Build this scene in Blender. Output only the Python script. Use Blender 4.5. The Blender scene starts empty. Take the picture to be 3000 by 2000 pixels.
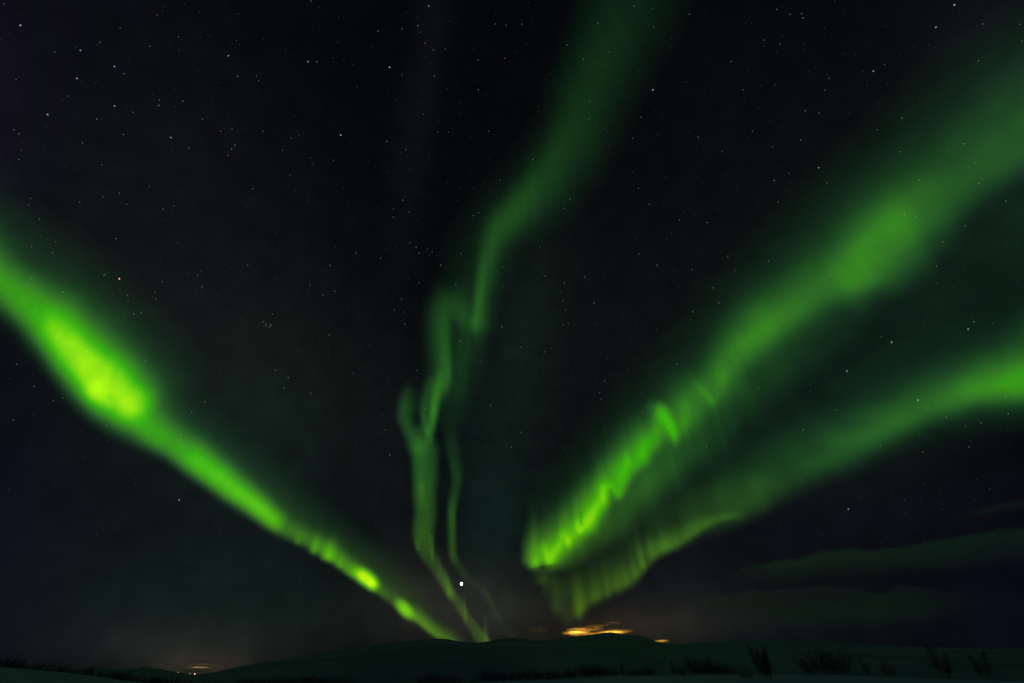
import math, random
import numpy as np
try:
    import bpy
except ImportError:
    bpy = None

# ---------------------------------------------------------------- view geometry
# a 14 mm lens on a 36 mm sensor, tilted up; FPX is the focal length in photo pixels
FPX = 14.0 / 36.0 * 3000.0
PITCH = math.atan(974.0 / FPX)
EYE = 1.7
CP, SP = math.cos(PITCH), math.sin(PITCH)


def look(x, y):
    """Unit direction seen at a spot of the 3000 x 2000 view."""
    x = np.asarray(x, float); y = np.asarray(y, float)
    a = (x - 1500.0) / FPX
    b = (1000.0 - y) / FPX
    d = np.stack([a, CP - b * SP, SP + b * CP], -1)
    return d / np.linalg.norm(d, axis=-1, keepdims=True)


if bpy:
    sc = bpy.context.scene
    cam_data = bpy.data.cameras.new('camera')
    cam_data.lens = 14.0
    cam_data.sensor_width = 36.0
    cam_data.clip_start = 0.1
    cam_data.clip_end = 2.0e6
    cam = bpy.data.objects.new('camera', cam_data)
    sc.collection.objects.link(cam)
    cam.location = (0, 0, EYE)
    cam.rotation_euler = (math.pi / 2 + PITCH, 0, 0)
    sc.camera = cam
    world = bpy.data.worlds.new('World')
    sc.world = world
    world.use_nodes = True
    bgn = world.node_tree.nodes['Background']
    bgn.inputs['Color'].default_value = (0.30, 0.40, 0.55, 1)
    bgn.inputs['Strength'].default_value = 0.001
    sc.view_settings.view_transform = 'Standard'
    sc.view_settings.look = 'None'
    sc.view_settings.exposure = 0.0
    sc.view_settings.gamma = 1.0
    sc.render.engine = 'CYCLES'
    sc.cycles.transparent_max_bounces = 40
    sc.cycles.max_bounces = 4
    sc.cycles.diffuse_bounces = 2
    sc.cycles.use_denoising = True
    sc.cycles.denoiser = 'OPENIMAGEDENOISE'
    sc.cycles.denoising_input_passes = 'RGB_ALBEDO_NORMAL'
    sc.cycles.sample_clamp_indirect = 0.3
    sc.cycles.pixel_filter_type = 'BLACKMAN_HARRIS'

# ---------------------------------------------------------------- light fields
def s2l(c):
    c = np.asarray(c, float) / 255.0
    return np.where(c <= 0.04045, c / 12.92, ((c + 0.055) / 1.055) ** 2.4)


def prof(d, w, p):
    return np.exp(-np.abs(d / w) ** p)


def stroke(X, Y, pts, pl=2.0, pr=2.0, cap=None):
    """Brightness along a curved strand. pts: (x, y, brightness, width on its left, width on its right),
    left and right as seen walking along it."""
    P = np.array(pts, float)
    # refine with Catmull-Rom
    Q = []
    n = len(P)
    for i in range(n - 1):
        p0, p1, p2, p3 = P[max(i - 1, 0)], P[i], P[i + 1], P[min(i + 2, n - 1)]
        L = math.hypot(*(p2 - p1)[:2])
        k = max(2, int(L / 22))
        for j in range(k):
            t = j / k
            xy = 0.5 * ((2 * p1) + (-p0 + p2) * t + (2 * p0 - 5 * p1 + 4 * p2 - p3) * t * t + (-p0 + 3 * p1 - 3 * p2 + p3) * t ** 3)
            li = p1 + (p2 - p1) * (t * t * (3 - 2 * t))
            Q.append([xy[0], xy[1], li[2], li[3], li[4]])
    Q.append(list(P[-1]))
    Q = np.array(Q)
    best = np.full(X.shape, 1e18)
    A = np.zeros(X.shape); WL = np.ones(X.shape); WR = np.ones(X.shape); SG = np.zeros(X.shape); OV = np.zeros(X.shape)
    for i in range(len(Q) - 1):
        a, b = Q[i], Q[i + 1]
        dx, dy = b[0] - a[0], b[1] - a[1]
        L2 = dx * dx + dy * dy + 1e-9
        tt = ((X - a[0]) * dx + (Y - a[1]) * dy) / L2
        t = np.clip(tt, 0, 1)
        ex, ey = X - a[0] - t * dx, Y - a[1] - t * dy
        d2 = ex * ex + ey * ey
        m = d2 < best
        best[m] = d2[m]
        A[m] = (a[2] + (b[2] - a[2]) * t)[m]
        WL[m] = (a[3] + (b[3] - a[3]) * t)[m]
        WR[m] = (a[4] + (b[4] - a[4]) * t)[m]
        SG[m] = (dx * ey - dy * ex)[m]
    d = np.sqrt(best)
    # image y points down, so positive cross is the right-hand side of the walk
    return A * np.where(SG > 0, prof(d, WR, pr), prof(d, WL, pl))


def blob(X, Y, x, y, rx, ry, deg, a, p=2.0):
    c, s = math.cos(math.radians(deg)), math.sin(math.radians(deg))
    u = ((X - x) * c + (Y - y) * s) / rx
    v = (-(X - x) * s + (Y - y) * c) / ry
    return a * np.exp(-(u * u + v * v) ** (p / 2))


def ray(X, Y, x, y, L, w, a, deg=None, up=1.8):
    """One auroral ray: bright foot at (x, y), fading up towards the zenith."""
    if deg is None:
        zx, zy = 1500.0 - x, -460.0 - y
    else:
        zx, zy = math.sin(math.radians(deg)), -math.cos(math.radians(deg))
    n = math.hypot(zx, zy); zx /= n; zy /= n
    u = (X - x) * zx + (Y - y) * zy
    v = -(X - x) * zy + (Y - y) * zx
    f = np.where(u > 0, np.exp(-(np.abs(u) / L) ** up), np.exp(-(u / (0.28 * L)) ** 2))
    return a * f * np.exp(-(v / w) ** 2)


_HASH = np.random.default_rng(21).random((64, 512))


def vnoise(u, v, k=0):
    """Smooth value noise between -1 and 1."""
    iu, iv = np.floor(u).astype(int), np.floor(v).astype(int)
    fu, fv = u - iu, v - iv
    fu = fu * fu * (3 - 2 * fu); fv = fv * fv * (3 - 2 * fv)
    h = lambda a, b: _HASH[(b + k * 7) % 64, (a + k * 31) % 512]
    return 2 * ((h(iu, iv) * (1 - fu) + h(iu + 1, iv) * fu) * (1 - fv) + (h(iu, iv + 1) * (1 - fu) + h(iu + 1, iv + 1) * fu) * fv) - 1


def rays(X, Y, amount, seed=0):
    """Fine uneven streaks that all run up towards the magnetic zenith."""
    phi = np.arctan2(X - 1500.0, Y + 560.0)
    rad = np.hypot(X - 1500.0, Y + 560.0)
    n = vnoise(phi * 44, rad / 340, seed) * .5 + vnoise(phi * 96 + 9, rad / 240, seed + 1) * .35 + vnoise(phi * 190 + 4, rad / 170, seed + 2) * .2 + vnoise(X / 90, Y / 90, seed + 3) * .35
    return 1 + amount * n


def left_band(X, Y):
    I = stroke(X, Y, [(-420, 500, .08, 150, 80), (-200, 650, .12, 92, 70), (0, 824, .24, 56, 52), (80, 892, .28, 62, 50), (149, 960, .33, 80, 53), (213, 1042, .40, 90, 54),
                      (290, 1124, .42, 92, 56), (370, 1192, .36, 74, 52), (425, 1245, .27, 54, 44), (510, 1304, .29, 44, 36), (560, 1339, .42, 43, 36), (616, 1381, .47, 41, 34),
                      (680, 1429, .47, 36, 32), (744, 1475, .49, 31, 29), (800, 1520, .43, 27, 26), (832, 1544, .13, 29, 24), (893, 1577, .12, 27, 20), (961, 1617, .16, 26, 17),
                      (1020, 1664, .20, 24, 15), (1060, 1692, .22, 22, 13), (1102, 1722, .10, 20, 12), (1150, 1755, .05, 22, 13), (1183, 1785, .11, 22, 12),
                      (1215, 1805, .16, 20, 11), (1260, 1842, .17, 20, 10), (1306, 1876, .14, 24, 10), (1340, 1905, .10, 24, 10)], 2.0, 2.6)
    I = I + stroke(X, Y, [(-420, 440, .02, 220, 160), (0, 750, .035, 130, 120), (213, 950, .055, 130, 100), (400, 1120, .05, 120, 80), (540, 1270, .04, 80, 50),
                          (744, 1430, .04, 75, 60), (961, 1585, .035, 60, 40), (1150, 1715, .03, 50, 40), (1290, 1850, .012, 50, 30)], 1.5, 2.0)
    I = I + blob(X, Y, 262, 1070, 165, 62, 50, .30, 2.3) + blob(X, Y, 340, 1134, 104, 78, 38, .26, 2.4)
    I = I + blob(X, Y, 272, 1150, 42, 30, 45, .16, 2.2) - blob(X, Y, 322, 1158, 20, 11, 20, .10) - blob(X, Y, 300, 1090, 40, 16, 60, .06)
    I = I + blob(X, Y, 170, 985, 70, 44, 48, .12) + blob(X, Y, 400, 1180, 45, 45, 45, .14, 2.6)
    for x, y, L, w, a in [(872, 1586, 30, 9, .08), (919, 1612, 34, 10, .15), (960, 1632, 34, 17, .28), (995, 1656, 24, 10, .08),
                          (1030, 1682, 24, 12, .08)]:
        I = I + ray(X, Y, x, y, L, w, a)
    # two bright knots with a steep right side
    I = I + blob(X, Y, 1073, 1692, 36, 20, 38, .62, 3.2) + blob(X, Y, 1092, 1712, 16, 16, 45, .25, 3.0)
    I = I + blob(X, Y, 1186, 1783, 32, 17, 50, .40, 3.2)
    return I * rays(X, Y, .05 + .16 * np.clip((Y - 1450) / 150, 0, 1), 1) * (1 + .09 * vnoise(X / 55, Y / 55, 3) + .05 * vnoise(X / 24, Y / 24, 8))


def middle_band(X, Y):
    I = stroke(X, Y, [(1960, -420, .014, 200, 190), (1900, -150, .015, 160, 160), (1840, 0, .016, 130, 135), (1787, 128, .019, 112, 98), (1731, 250, .020, 102, 80),
                      (1697, 340, .022, 98, 66), (1655, 425, .027, 88, 56), (1604, 500, .035, 78, 50), (1561, 560, .046, 66, 46), (1510, 618, .048, 56, 44),
                      (1462, 662, .046, 46, 34), (1432, 739, .048, 34, 24), (1421, 795, .052, 28, 22), (1408, 858, .066, 23, 17), (1402, 905, .064, 22, 14), (1394, 948, .045, 25, 13), (1396, 985, .012, 24, 12)], 1.8, 2.2)
    I = I + stroke(X, Y, [(1800, 90, .006, 190, 150), (1600, 480, .010, 160, 130), (1450, 680, .014, 110, 120), (1400, 860, .020, 70, 95), (1345, 1040, .020, 60, 66), (1310, 1180, .012, 66, 60)], 1.7, 1.7)
    I = I + blob(X, Y, 1482, 668, 75, 36, -38, .012) + blob(X, Y, 1435, 745, 55, 20, -72, .010)
    # the folded strand under it
    I = I + stroke(X, Y, [(1394, 950, .026, 24, 30), (1362, 930, .026, 34, 30), (1332, 900, .030, 40, 40), (1308, 915, .036, 24, 42), (1304, 950, .046, 16, 42), (1304, 1000, .058, 15, 40),
                          (1309, 1050, .070, 13, 38), (1313, 1090, .080, 10, 34), (1307, 1126, .074, 13, 30), (1290, 1155, .03, 20, 26)], 2.2, 1.8)
    I = I + blob(X, Y, 1352, 915, 60, 42, 10, .018) + blob(X, Y, 1362, 1080, 42, 130, 8, .012) + blob(X, Y, 1290, 950, 26, 60, 0, .012) + blob(X, Y, 1315, 870, 40, 30, -20, .010)
    I = I + stroke(X, Y, [(1288, 1110, .04, 14, 20), (1276, 1150, .10, 15, 14), (1270, 1198, .165, 13, 13), (1265, 1240, .13, 11, 12), (1260, 1270, .07, 11, 10), (1256, 1295, .03, 12, 12)], 2.2, 2.0)
    I = I + stroke(X, Y, [(1262, 1120, .03, 14, 16), (1244, 1180, .05, 13, 13), (1243, 1225, .07, 11, 10), (1252, 1268, .06, 10, 10)], 2, 2)
    I = I + stroke(X, Y, [(1200, 1130, .008, 32, 26), (1188, 1190, .048, 28, 22), (1187, 1230, .045, 24, 20), (1204, 1270, .045, 22, 20), (1222, 1305, .05, 26, 26)], 2, 2.4)
    # broad falling strand
    I = I + stroke(X, Y, [(1240, 1270, .03, 26, 30), (1242, 1320, .070, 38, 34), (1243, 1390, .074, 35, 32), (1242, 1440, .072, 32, 31), (1245, 1500, .058, 31, 30), (1241, 1560, .074, 27, 30),
                          (1246, 1600, .070, 23, 26), (1262, 1634, .050, 18, 24), (1283, 1660, .042, 13, 22), (1302, 1698, .060, 14, 19), (1318, 1730, .062, 13, 15), (1340, 1760, .036, 14, 16),
                          (1362, 1795, .050, 11, 15), (1388, 1832, .045, 13, 18), (1412, 1862, .050, 12, 26), (1440, 1900, .05, 14, 24)], 3.2, 3.6)
    I = I + stroke(X, Y, [(1262, 1570, .03, 6, 6), (1264, 1610, .05, 6, 5), (1266, 1640, .01, 6, 5)]) + stroke(X, Y, [(1221, 1580, .025, 6, 6), (1224, 1608, .04, 6, 5)])
    I = I + stroke(X, Y, [(1235, 1420, .03, 10, 10), (1242, 1480, .02, 9, 10), (1246, 1500, .0, 9, 10)])
    I = I + ray(X, Y, 1288, 1680, 60, 7, .03, -2) + ray(X, Y, 1318, 1738, 50, 9, .07, -14) + ray(X, Y, 1364, 1808, 60, 5, .04, -3) + ray(X, Y, 1424, 1876, 60, 6, .045, -2)
    # narrow companion strand to its right
    I = I + stroke(X, Y, [(1312, 1230, .006, 26, 20), (1322, 1320, .020, 26, 17), (1336, 1400, .032, 18, 12), (1330, 1450, .035, 14, 14), (1326, 1500, .075, 9, 14), (1326, 1545, .070, 9, 13),
                          (1325, 1590, .06, 11, 12), (1327, 1625, .06, 12, 11), (1338, 1652, .022, 14, 12), (1362, 1680, .012, 14, 16), (1395, 1712, .009, 16, 16), (1428, 1742, .018, 10, 12),
                          (1446, 1782, .013, 12, 12), (1470, 1825, .008, 15, 14), (1500, 1865, .006, 18, 16)], 2.2, 2.2)
    I = I * (1 + .22 * np.clip((Y - 1180) / 120, 0, 1))
    return I * rays(X, Y, .16 + .26 * np.clip((Y - 600) / 300, 0, 1), 5)


def right_band(X, Y):
    # walking from the far right down to the horizon: left hand = lower right flank
    I = stroke(X, Y, [(3600, 80, .03, 90, 180), (3300, 250, .045, 84, 165), (3000, 425, .060, 62, 140), (2900, 490, .060, 60, 130), (2800, 556, .062, 66, 112), (2710, 615, .085, 92, 104),
                      (2630, 665, .15, 112, 88), (2550, 735, .165, 108, 84), (2480, 800, .155, 78, 80), (2400, 852, .11, 54, 82), (2310, 918, .115, 50, 80), (2240, 965, .15, 50, 74),
                      (2180, 1012, .145, 52, 62), (2140, 1060, .12, 48, 56), (2095, 1120, .12, 50, 50), (2030, 1180, .14, 46, 60), (2000, 1230, .15, 40, 62), (1930, 1262, .17, 42, 52),
                      (1880, 1312, .24, 38, 50), (1837, 1356, .24, 36, 48), (1796, 1406, .24, 34, 44), (1760, 1456, .25, 34, 44), (1723, 1510, .27, 36, 48), (1680, 1562, .27, 34, 48),
                      (1640, 1598, .28, 34, 50), (1600, 1622, .28, 32, 54), (1562, 1640, .24, 28, 56)], 2.2, 1.9)
    I = I + stroke(X, Y, [(3600, 0, .018, 160, 300), (3000, 330, .020, 120, 240), (2600, 600, .024, 130, 170), (2250, 890, .022, 160, 140), (2000, 1130, .022, 150, 120), (1800, 1340, .020, 110, 110), (1650, 1520, .022, 80, 100), (1590, 1600, .02, 60, 60)], 1.8, 1.6)
    # dimmer flank on the low right side
    I = I + stroke(X, Y, [(2450, 900, .012, 100, 60), (2250, 1060, .028, 100, 50), (2080, 1230, .040, 86, 50), (1960, 1350, .075, 66, 40), (1880, 1430, .078, 58, 40), (1800, 1520, .07, 48, 36), (1720, 1590, .06, 40, 30), (1640, 1640, .05, 34, 26)], 2.4, 2.0)
    I = I + blob(X, Y, 2620, 640, 120, 60, -35, .05) + blob(X, Y, 2488, 790, 60, 40, -30, .05) + blob(X, Y, 2235, 965, 90, 36, -38, .055)
    I = I + blob(X, Y, 2525, 830, 60, 26, -15, .05, 3)
    # folds
    I = I + stroke(X, Y, [(1915, 1192, .04, 20, 24), (1940, 1205, .16, 17, 24), (1962, 1240, .26, 15, 18), (1975, 1275, .24, 13, 13), (1979, 1298, .06, 12, 12)], 2.2, 2.2)
    I = I + stroke(X, Y, [(1935, 1205, .10, 20, 20), (1928, 1250, .10, 18, 18), (1905, 1290, .12, 24, 24)], 2, 2)
    I = I + stroke(X, Y, [(2035, 1118, .02, 12, 14), (2058, 1145, .07, 11, 12), (2080, 1170, .065, 11, 11), (2094, 1184, .01, 10, 10)], 2, 2)
    I = I + stroke(X, Y, [(2100, 1080, .02, 24, 24), (2112, 1110, .06, 20, 18), (2108, 1140, .03, 18, 20), (2090, 1175, .02, 14, 14)], 2, 2)
    I = I + stroke(X, Y, [(2010, 1190, .06, 14, 20), (2006, 1240, .05, 14, 16), (1996, 1275, .01, 14, 14)], 2, 2)
    # zigzag of rays along the bright lower part
    I = I + 1.3 * stroke(X, Y, [(1905, 1300, 0.04, 22, 27), (1880, 1335, 0.09, 19, 27), (1858, 1368, 0.10, 16, 24), (1838, 1352, 0.11, 16, 22), (1826, 1400, 0.19, 19, 20), (1812, 1446, 0.13, 14, 16), (1793, 1420, 0.13, 15, 16),
                          (1770, 1432, 0.20, 16, 20), (1764, 1462, 0.22, 18, 20), (1740, 1500, 0.23, 22, 23), (1718, 1536, 0.26, 24, 24), (1698, 1552, 0.19, 15, 16), (1692, 1528, 0.10, 12, 12),
                          (1680, 1560, 0.14, 15, 16), (1665, 1585, 0.20, 16, 15), (1650, 1558, 0.10, 11, 12), (1642, 1588, 0.13, 14, 16), (1626, 1612, 0.19, 16, 16), (1609, 1645, 0.26, 19, 16), (1593, 1606, 0.17, 12, 14), (1590, 1630, 0.09, 14, 14),
                          (1570, 1648, .12, 16, 14)], 2, 1.8)
    for x, y, L, w, a in [(1812, 1444, 60, 12, .08), (1770, 1465, 70, 14, .10), (1726, 1530, 80, 16, .10), (1694, 1550, 60, 10, .08), (1664, 1586, 66, 10, .10), (1648, 1575, 50, 8, .06), (1610, 1646, 70, 13, .12), (1592, 1630, 60, 10, .10),
                          (1566, 1650, 90, 14, .08), (1890, 1345, 60, 16, .06), (1850, 1385, 60, 12, .06)]:
        I = I + ray(X, Y, x, y, L, w, a)
    # the steep near end
    cut = 1 / (1 + np.exp(-(X - (1541 + (1655 - Y) * -0.05 + np.maximum(0, 1600 - Y) * 0.02)) / 6.5))
    low = 1 / (1 + np.exp(-(1672 - Y + 0.10 * (X - 1600)) / 9.0))
    low = np.where(X < 1760, low, 1.0)
    return I * cut * low * rays(X, Y, .05 + .26 * np.clip((Y - 1000) / 250, 0, 1), 11) * (1 + .10 * vnoise(X / 60 + Y / 90, Y / 60, 13))


def outer_band(X, Y):
    I = stroke(X, Y, [(3500, 930, .16, 110, 130), (3200, 1030, .22, 75, 100), (3000, 1112, .21, 54, 84), (2930, 1130, .19, 48, 74), (2850, 1144, .17, 44, 64), (2765, 1172, .115, 42, 60), (2667, 1212, .095, 42, 58),
                      (2574, 1258, .085, 42, 62), (2489, 1300, .07, 46, 66), (2398, 1342, .05, 44, 80), (2320, 1382, .036, 44, 90), (2234, 1440, .034, 42, 90), (2160, 1490, .030, 36, 90), (2090, 1520, .025, 36, 90)], 2.0, 1.7)
    I = I + blob(X, Y, 3030, 1108, 80, 40, -8, .12) + blob(X, Y, 2860, 1140, 60, 30, -10, .04)
    I = I + stroke(X, Y, [(3500, 1000, .02, 160, 220), (3000, 1120, .020, 120, 190), (2700, 1200, .018, 90, 170), (2400, 1350, .018, 70, 150), (2200, 1450, .022, 60, 130), (2000, 1560, .018, 40, 110)], 2.2, 1.8)
    I = I + blob(X, Y, 2215, 1425, 42, 36, -50, .016, 2.6) + blob(X, Y, 2110, 1450, 90, 40, -40, .010)
    # lower fringe
    I = I + stroke(X, Y, [(2170, 1512, .02, 10, 14), (2125, 1514, .060, 9, 14), (2070, 1536, .085, 11, 20), (2019, 1562, .10, 16, 26), (1979, 1586, .11, 18, 30), (1938, 1606, .12, 18, 34), (1905, 1630, .12, 16, 36),
                          (1880, 1660, .10, 16, 40), (1842, 1698, .11, 18, 44), (1808, 1712, .10, 18, 44), (1774, 1728, .08, 18, 44), (1738, 1748, .07, 18, 40), (1706, 1770, .06, 18, 30), (1692, 1790, .04, 12, 20)], 2.2, 1.8)
    for x, y, L, w, a in [(1696, 1792, 70, 10, .12), (1708, 1776, 60, 10, .06), (1740, 1750, 60, 10, .04), (1780, 1736, 56, 7, .05), (1812, 1722, 60, 12, .06), (1834, 1708, 50, 9, .06), (1883, 1654, 44, 6, .10), (1876, 1640, 60, 5, .03),
                          (1860, 1680, 50, 8, .04), (1630, 1778, 80, 11, .045), (1652, 1800, 70, 9, .02), (1668, 1816, 80, 12, .018), (1756, 1742, 50, 8, .03), (1588, 1700, 36, 13, .03), (1600, 1735, 50, 10, .012), (1910, 1625, 44, 8, .05), (1950, 1600, 50, 9, .03)]:
        I = I + ray(X, Y, x, y, L, w * 1.35, a)
    I = I * (1 - .30 * np.clip((1960 - X) / 120, 0, 1) * np.clip((Y - 1480) / 80, 0, 1))
    # dim veil between the fringe and the main band
    I = I + blob(X, Y, 1740, 1690, 120, 60, -28, .016) + blob(X, Y, 1890, 1560, 150, 50, -36, .018) + blob(X, Y, 1660, 1740, 60, 60, 0, .010) + blob(X, Y, 1590, 1690, 36, 26, 20, .02)
    return I * rays(X, Y, .06 + .22 * np.clip((Y - 1350) / 200, 0, 1), 17) * (1 + .16 * vnoise(X / 70, Y / 40, 9))


def tint(I, X, Y, warm=0.0):
    """Colour of the glow: bluish green where faint, yellow green where strong or seen through much air."""
    g = np.maximum(I, 0)
    low = np.clip((Y - 1350) / 450, 0, 1) * warm
    sm = np.clip((g - .16) / .2, 0, 1)
    r = g * (0.165 - 0.075 * sm + 0.05 * np.clip((g - .38) / .15, 0, 1) + 0.16 * low + 0.27 * np.clip((g - .50) / .35, 0, 1))
    b = g * (0.13 * np.exp(-(g / .19) ** 2) + 0.14 * np.exp(-g / .03)) * (1 - 0.5 * low)
    return np.stack([r, g, b], -1)


BANDS = [
    ('left', left_band, (-500, 60, 1400, 1915), 9500.0, .0026, 1.1),
    ('middle', middle_band, (1020, -520, 2260, 1905), 10800.0, .0026, 1.5),
    ('right', right_band, (1440, -600, 3600, 1720), 12200.0, .0026, 1.1),
    ('outer', outer_band, (1540, 560, 3600, 1860), 13800.0, .0026, 1.6),
]

# sky: (x, y, rx, ry, deg, sRGB tint added, power)
SKYBASE = (4, 5, 8)
SKYGLOW = [
    (150, 100, 700, 900, 0, (8, 8, 12), 2), (0, 250, 130, 500, 0, (5, 2, 15), 2), (20, 1500, 160, 380, 0, (4, 2, 15), 2), (500, 700, 500, 500, 0, (10, 11, 10), 2),
    (600, 1250, 600, 340, 35, (7, 15, 12), 2), (820, 1150, 330, 330, 35, (8, 18, 12), 2), (250, 1650, 700, 350, 0, (9, 15, 16), 2), (700, 1780, 500, 160, 0, (7, 20, 14), 2), (400, 1880, 420, 90, 0, (12, 16, 15), 2),
    (2300, 500, 800, 600, -35, (6, 9, 8), 2), (2720, 850, 520, 300, -30, (8, 25, 15), 2), (2950, 150, 260, 400, 0, (9, 13, 15), 2), (3100, 500, 300, 300, 0, (8, 26, 14), 2), (2600, 1180, 420, 160, -22, (6, 22, 13), 2),
    (1750, 1100, 400, 400, 0, (6, 10, 8), 2), (1480, 1250, 160, 420, 4, (5, 15, 10), 2), (1560, 900, 90, 300, 12, (5,15,8), 2), (1440, 1560, 120, 260, 0, (7, 20, 16), 2),
    (2500, 1500, 600, 200, -10, (9, 10, 14), 2), (2950, 1760, 200, 220, 0, (6, 4, 16), 2), (2300, 1820, 500, 120, 0, (8, 16, 16), 2),
    (1330, 1800, 260, 110, 0, (28, 24, 20), 2), (1470, 1790, 180, 110, 0, (22, 22, 19), 2), (1960, 1820, 240, 80, 0, (26, 22, 16), 2), (1790, 1840, 160, 45, 0, (30, 24, 14), 2), (1250, 1690, 160, 90, 30, (18, 17, 14), 2),
    (590, 1950, 130, 45, 0, (46, 36, 26), 2), (560, 1900, 260, 80, 0, (22, 20, 16), 2), (1240, 230, 60, 500, 8, (9, 9, 12), 2),
    (1150, 1350, 90, 300, 0, (6, 7, 8), 2), (1950, 1700, 200, 160, 0, (12, 12, 14), 2),
]


def sky_colour(X, Y):
    out = np.zeros(X.shape + (3,)) + s2l(SKYBASE)
    for x, y, rx, ry, dg, c, p in SKYGLOW:
        out += blob(X, Y, x, y, rx, ry, dg, 1.0, p)[..., None] * s2l(c) * .9
    return out

# ---------------------------------------------------------------- helpers
random.seed(4)
rng = np.random.default_rng(7)
col = sc.collection
RSKY = 200000.0


def shell_dist(d, H):
    """Distance at which a sight line meets a layer H metres up over a curved ground."""
    s = np.maximum(d[..., 2], -0.02)
    return H / (s + 0.055)


def at(x, y, dist):
    d = look(x, y)
    return d * np.asarray(dist)[..., None] + np.array([0, 0, EYE])


def new_mesh(name, verts, faces, mat, parent=None, smooth=False):
    me = bpy.data.meshes.new(name)
    me.from_pydata([tuple(v) for v in verts], [], [tuple(f) for f in faces])
    me.update()
    if smooth:
        me.polygons.foreach_set('use_smooth', [True] * len(me.polygons))
    if mat:
        me.materials.append(mat)
    o = bpy.data.objects.new(name, me)
    col.objects.link(o)
    if parent:
        o.parent = parent
    return o


def tag(o, label=None, cat=None, group=None, kind=None):
    if label: o['label'] = label
    if cat: o['category'] = cat
    if group: o['group'] = group
    if kind: o['kind'] = kind
    return o


def set_cols(me, name, cols):
    at_ = me.attributes.new(name, 'FLOAT_COLOR', 'POINT')
    c = np.ones((len(me.vertices), 4), np.float32)
    c[:, :3] = cols
    at_.data.foreach_set('color', c.ravel())


def nodes(name):
    m = bpy.data.materials.new(name)
    m.use_nodes = True
    nt = m.node_tree
    nt.nodes.clear()
    out = nt.nodes.new('ShaderNodeOutputMaterial')
    return m, nt, out


# ---------------------------------------------------------------- materials
def mat_glow(attr, scale=1.0):
    m, nt, out = nodes('aurora_glow')
    a = nt.nodes.new('ShaderNodeAttribute'); a.attribute_name = attr
    e = nt.nodes.new('ShaderNodeEmission'); e.inputs['Strength'].default_value = scale
    t = nt.nodes.new('ShaderNodeBsdfTransparent')
    s = nt.nodes.new('ShaderNodeAddShader')
    nt.links.new(a.outputs['Color'], e.inputs['Color'])
    nt.links.new(e.outputs[0], s.inputs[0]); nt.links.new(t.outputs[0], s.inputs[1])
    nt.links.new(s.outputs[0], out.inputs['Surface'])
    m.cycles.emission_sampling = 'NONE'
    return m


def mat_emit(name, c, strength, sampling='NONE'):
    m, nt, out = nodes(name)
    e = nt.nodes.new('ShaderNodeEmission')
    e.inputs['Color'].default_value = (*c, 1); e.inputs['Strength'].default_value = strength
    nt.links.new(e.outputs[0], out.inputs['Surface'])
    m.cycles.emission_sampling = sampling
    return m


def mat_sky():
    m, nt, out = nodes('night_sky')
    a = nt.nodes.new('ShaderNodeAttribute'); a.attribute_name = 'sky_light'
    # faint unevenness of the airglow
    geo = nt.nodes.new('ShaderNodeNewGeometry')
    n = nt.nodes.new('ShaderNodeTexNoise'); n.inputs['Scale'].default_value = 1 / 9000.0; n.inputs['Detail'].default_value = 5
    mp = nt.nodes.new('ShaderNodeMapRange'); mp.inputs['From Min'].default_value = 0.3; mp.inputs['From Max'].default_value = 0.7
    mp.inputs['To Min'].default_value = 0.85; mp.inputs['To Max'].default_value = 1.15
    mul = nt.nodes.new('ShaderNodeVectorMath'); mul.operation = 'SCALE'
    e = nt.nodes.new('ShaderNodeEmission')
    nt.links.new(geo.outputs['Position'], n.inputs['Vector']); nt.links.new(n.outputs['Fac'], mp.inputs['Value'])
    nt.links.new(a.outputs['Color'], mul.inputs[0]); nt.links.new(mp.outputs[0], mul.inputs['Scale'])
    nt.links.new(mul.outputs[0], e.inputs['Color'])
    nt.links.new(e.outputs[0], out.inputs['Surface'])
    m.cycles.emission_sampling = 'NONE'
    return m


def mat_cloud(name, c, scale, lo=0.35, hi=0.65, amount=0.7, stretch=(1, 1, 3)):
    """Thin cloud: light passes and scatters through it, broken up by noise; 'cover' is how thick it is."""
    m, nt, out = nodes(name)
    a = nt.nodes.new('ShaderNodeAttribute'); a.attribute_name = 'cover'
    geo = nt.nodes.new('ShaderNodeNewGeometry')
    mp = nt.nodes.new('ShaderNodeMapping'); mp.inputs['Scale'].default_value = tuple(scale * s for s in stretch)
    n = nt.nodes.new('ShaderNodeTexNoise'); n.inputs['Scale'].default_value = 1.0; n.inputs['Detail'].default_value = 6
    mr = nt.nodes.new('ShaderNodeMapRange'); mr.inputs['From Min'].default_value = lo; mr.inputs['From Max'].default_value = hi
    mr.inputs['To Min'].default_value = 1 - amount; mr.inputs['To Max'].default_value = 1
    mu = nt.nodes.new('ShaderNodeMath'); mu.operation = 'MULTIPLY'; mu.use_clamp = True
    d = nt.nodes.new('ShaderNodeBsdfDiffuse'); d.inputs['Color'].default_value = (*c, 1)
    tl = nt.nodes.new('ShaderNodeBsdfTranslucent'); tl.inputs['Color'].default_value = (*c, 1)
    mx = nt.nodes.new('ShaderNodeMixShader'); mx.inputs[0].default_value = 0.4
    t = nt.nodes.new('ShaderNodeBsdfTransparent')
    mo = nt.nodes.new('ShaderNodeMixShader')
    L = nt.links.new
    L(geo.outputs['Position'], mp.inputs[0]); L(mp.outputs[0], n.inputs['Vector']); L(n.outputs['Fac'], mr.inputs['Value'])
    L(a.outputs['Fac'], mu.inputs[0]); L(mr.outputs[0], mu.inputs[1])
    L(d.outputs[0], mx.inputs[1]); L(tl.outputs[0], mx.inputs[2])
    L(mu.outputs[0], mo.inputs[0]); L(t.outputs[0], mo.inputs[1]); L(mx.outputs[0], mo.inputs[2])
    L(mo.outputs[0], out.inputs['Surface'])
    return m


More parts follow.
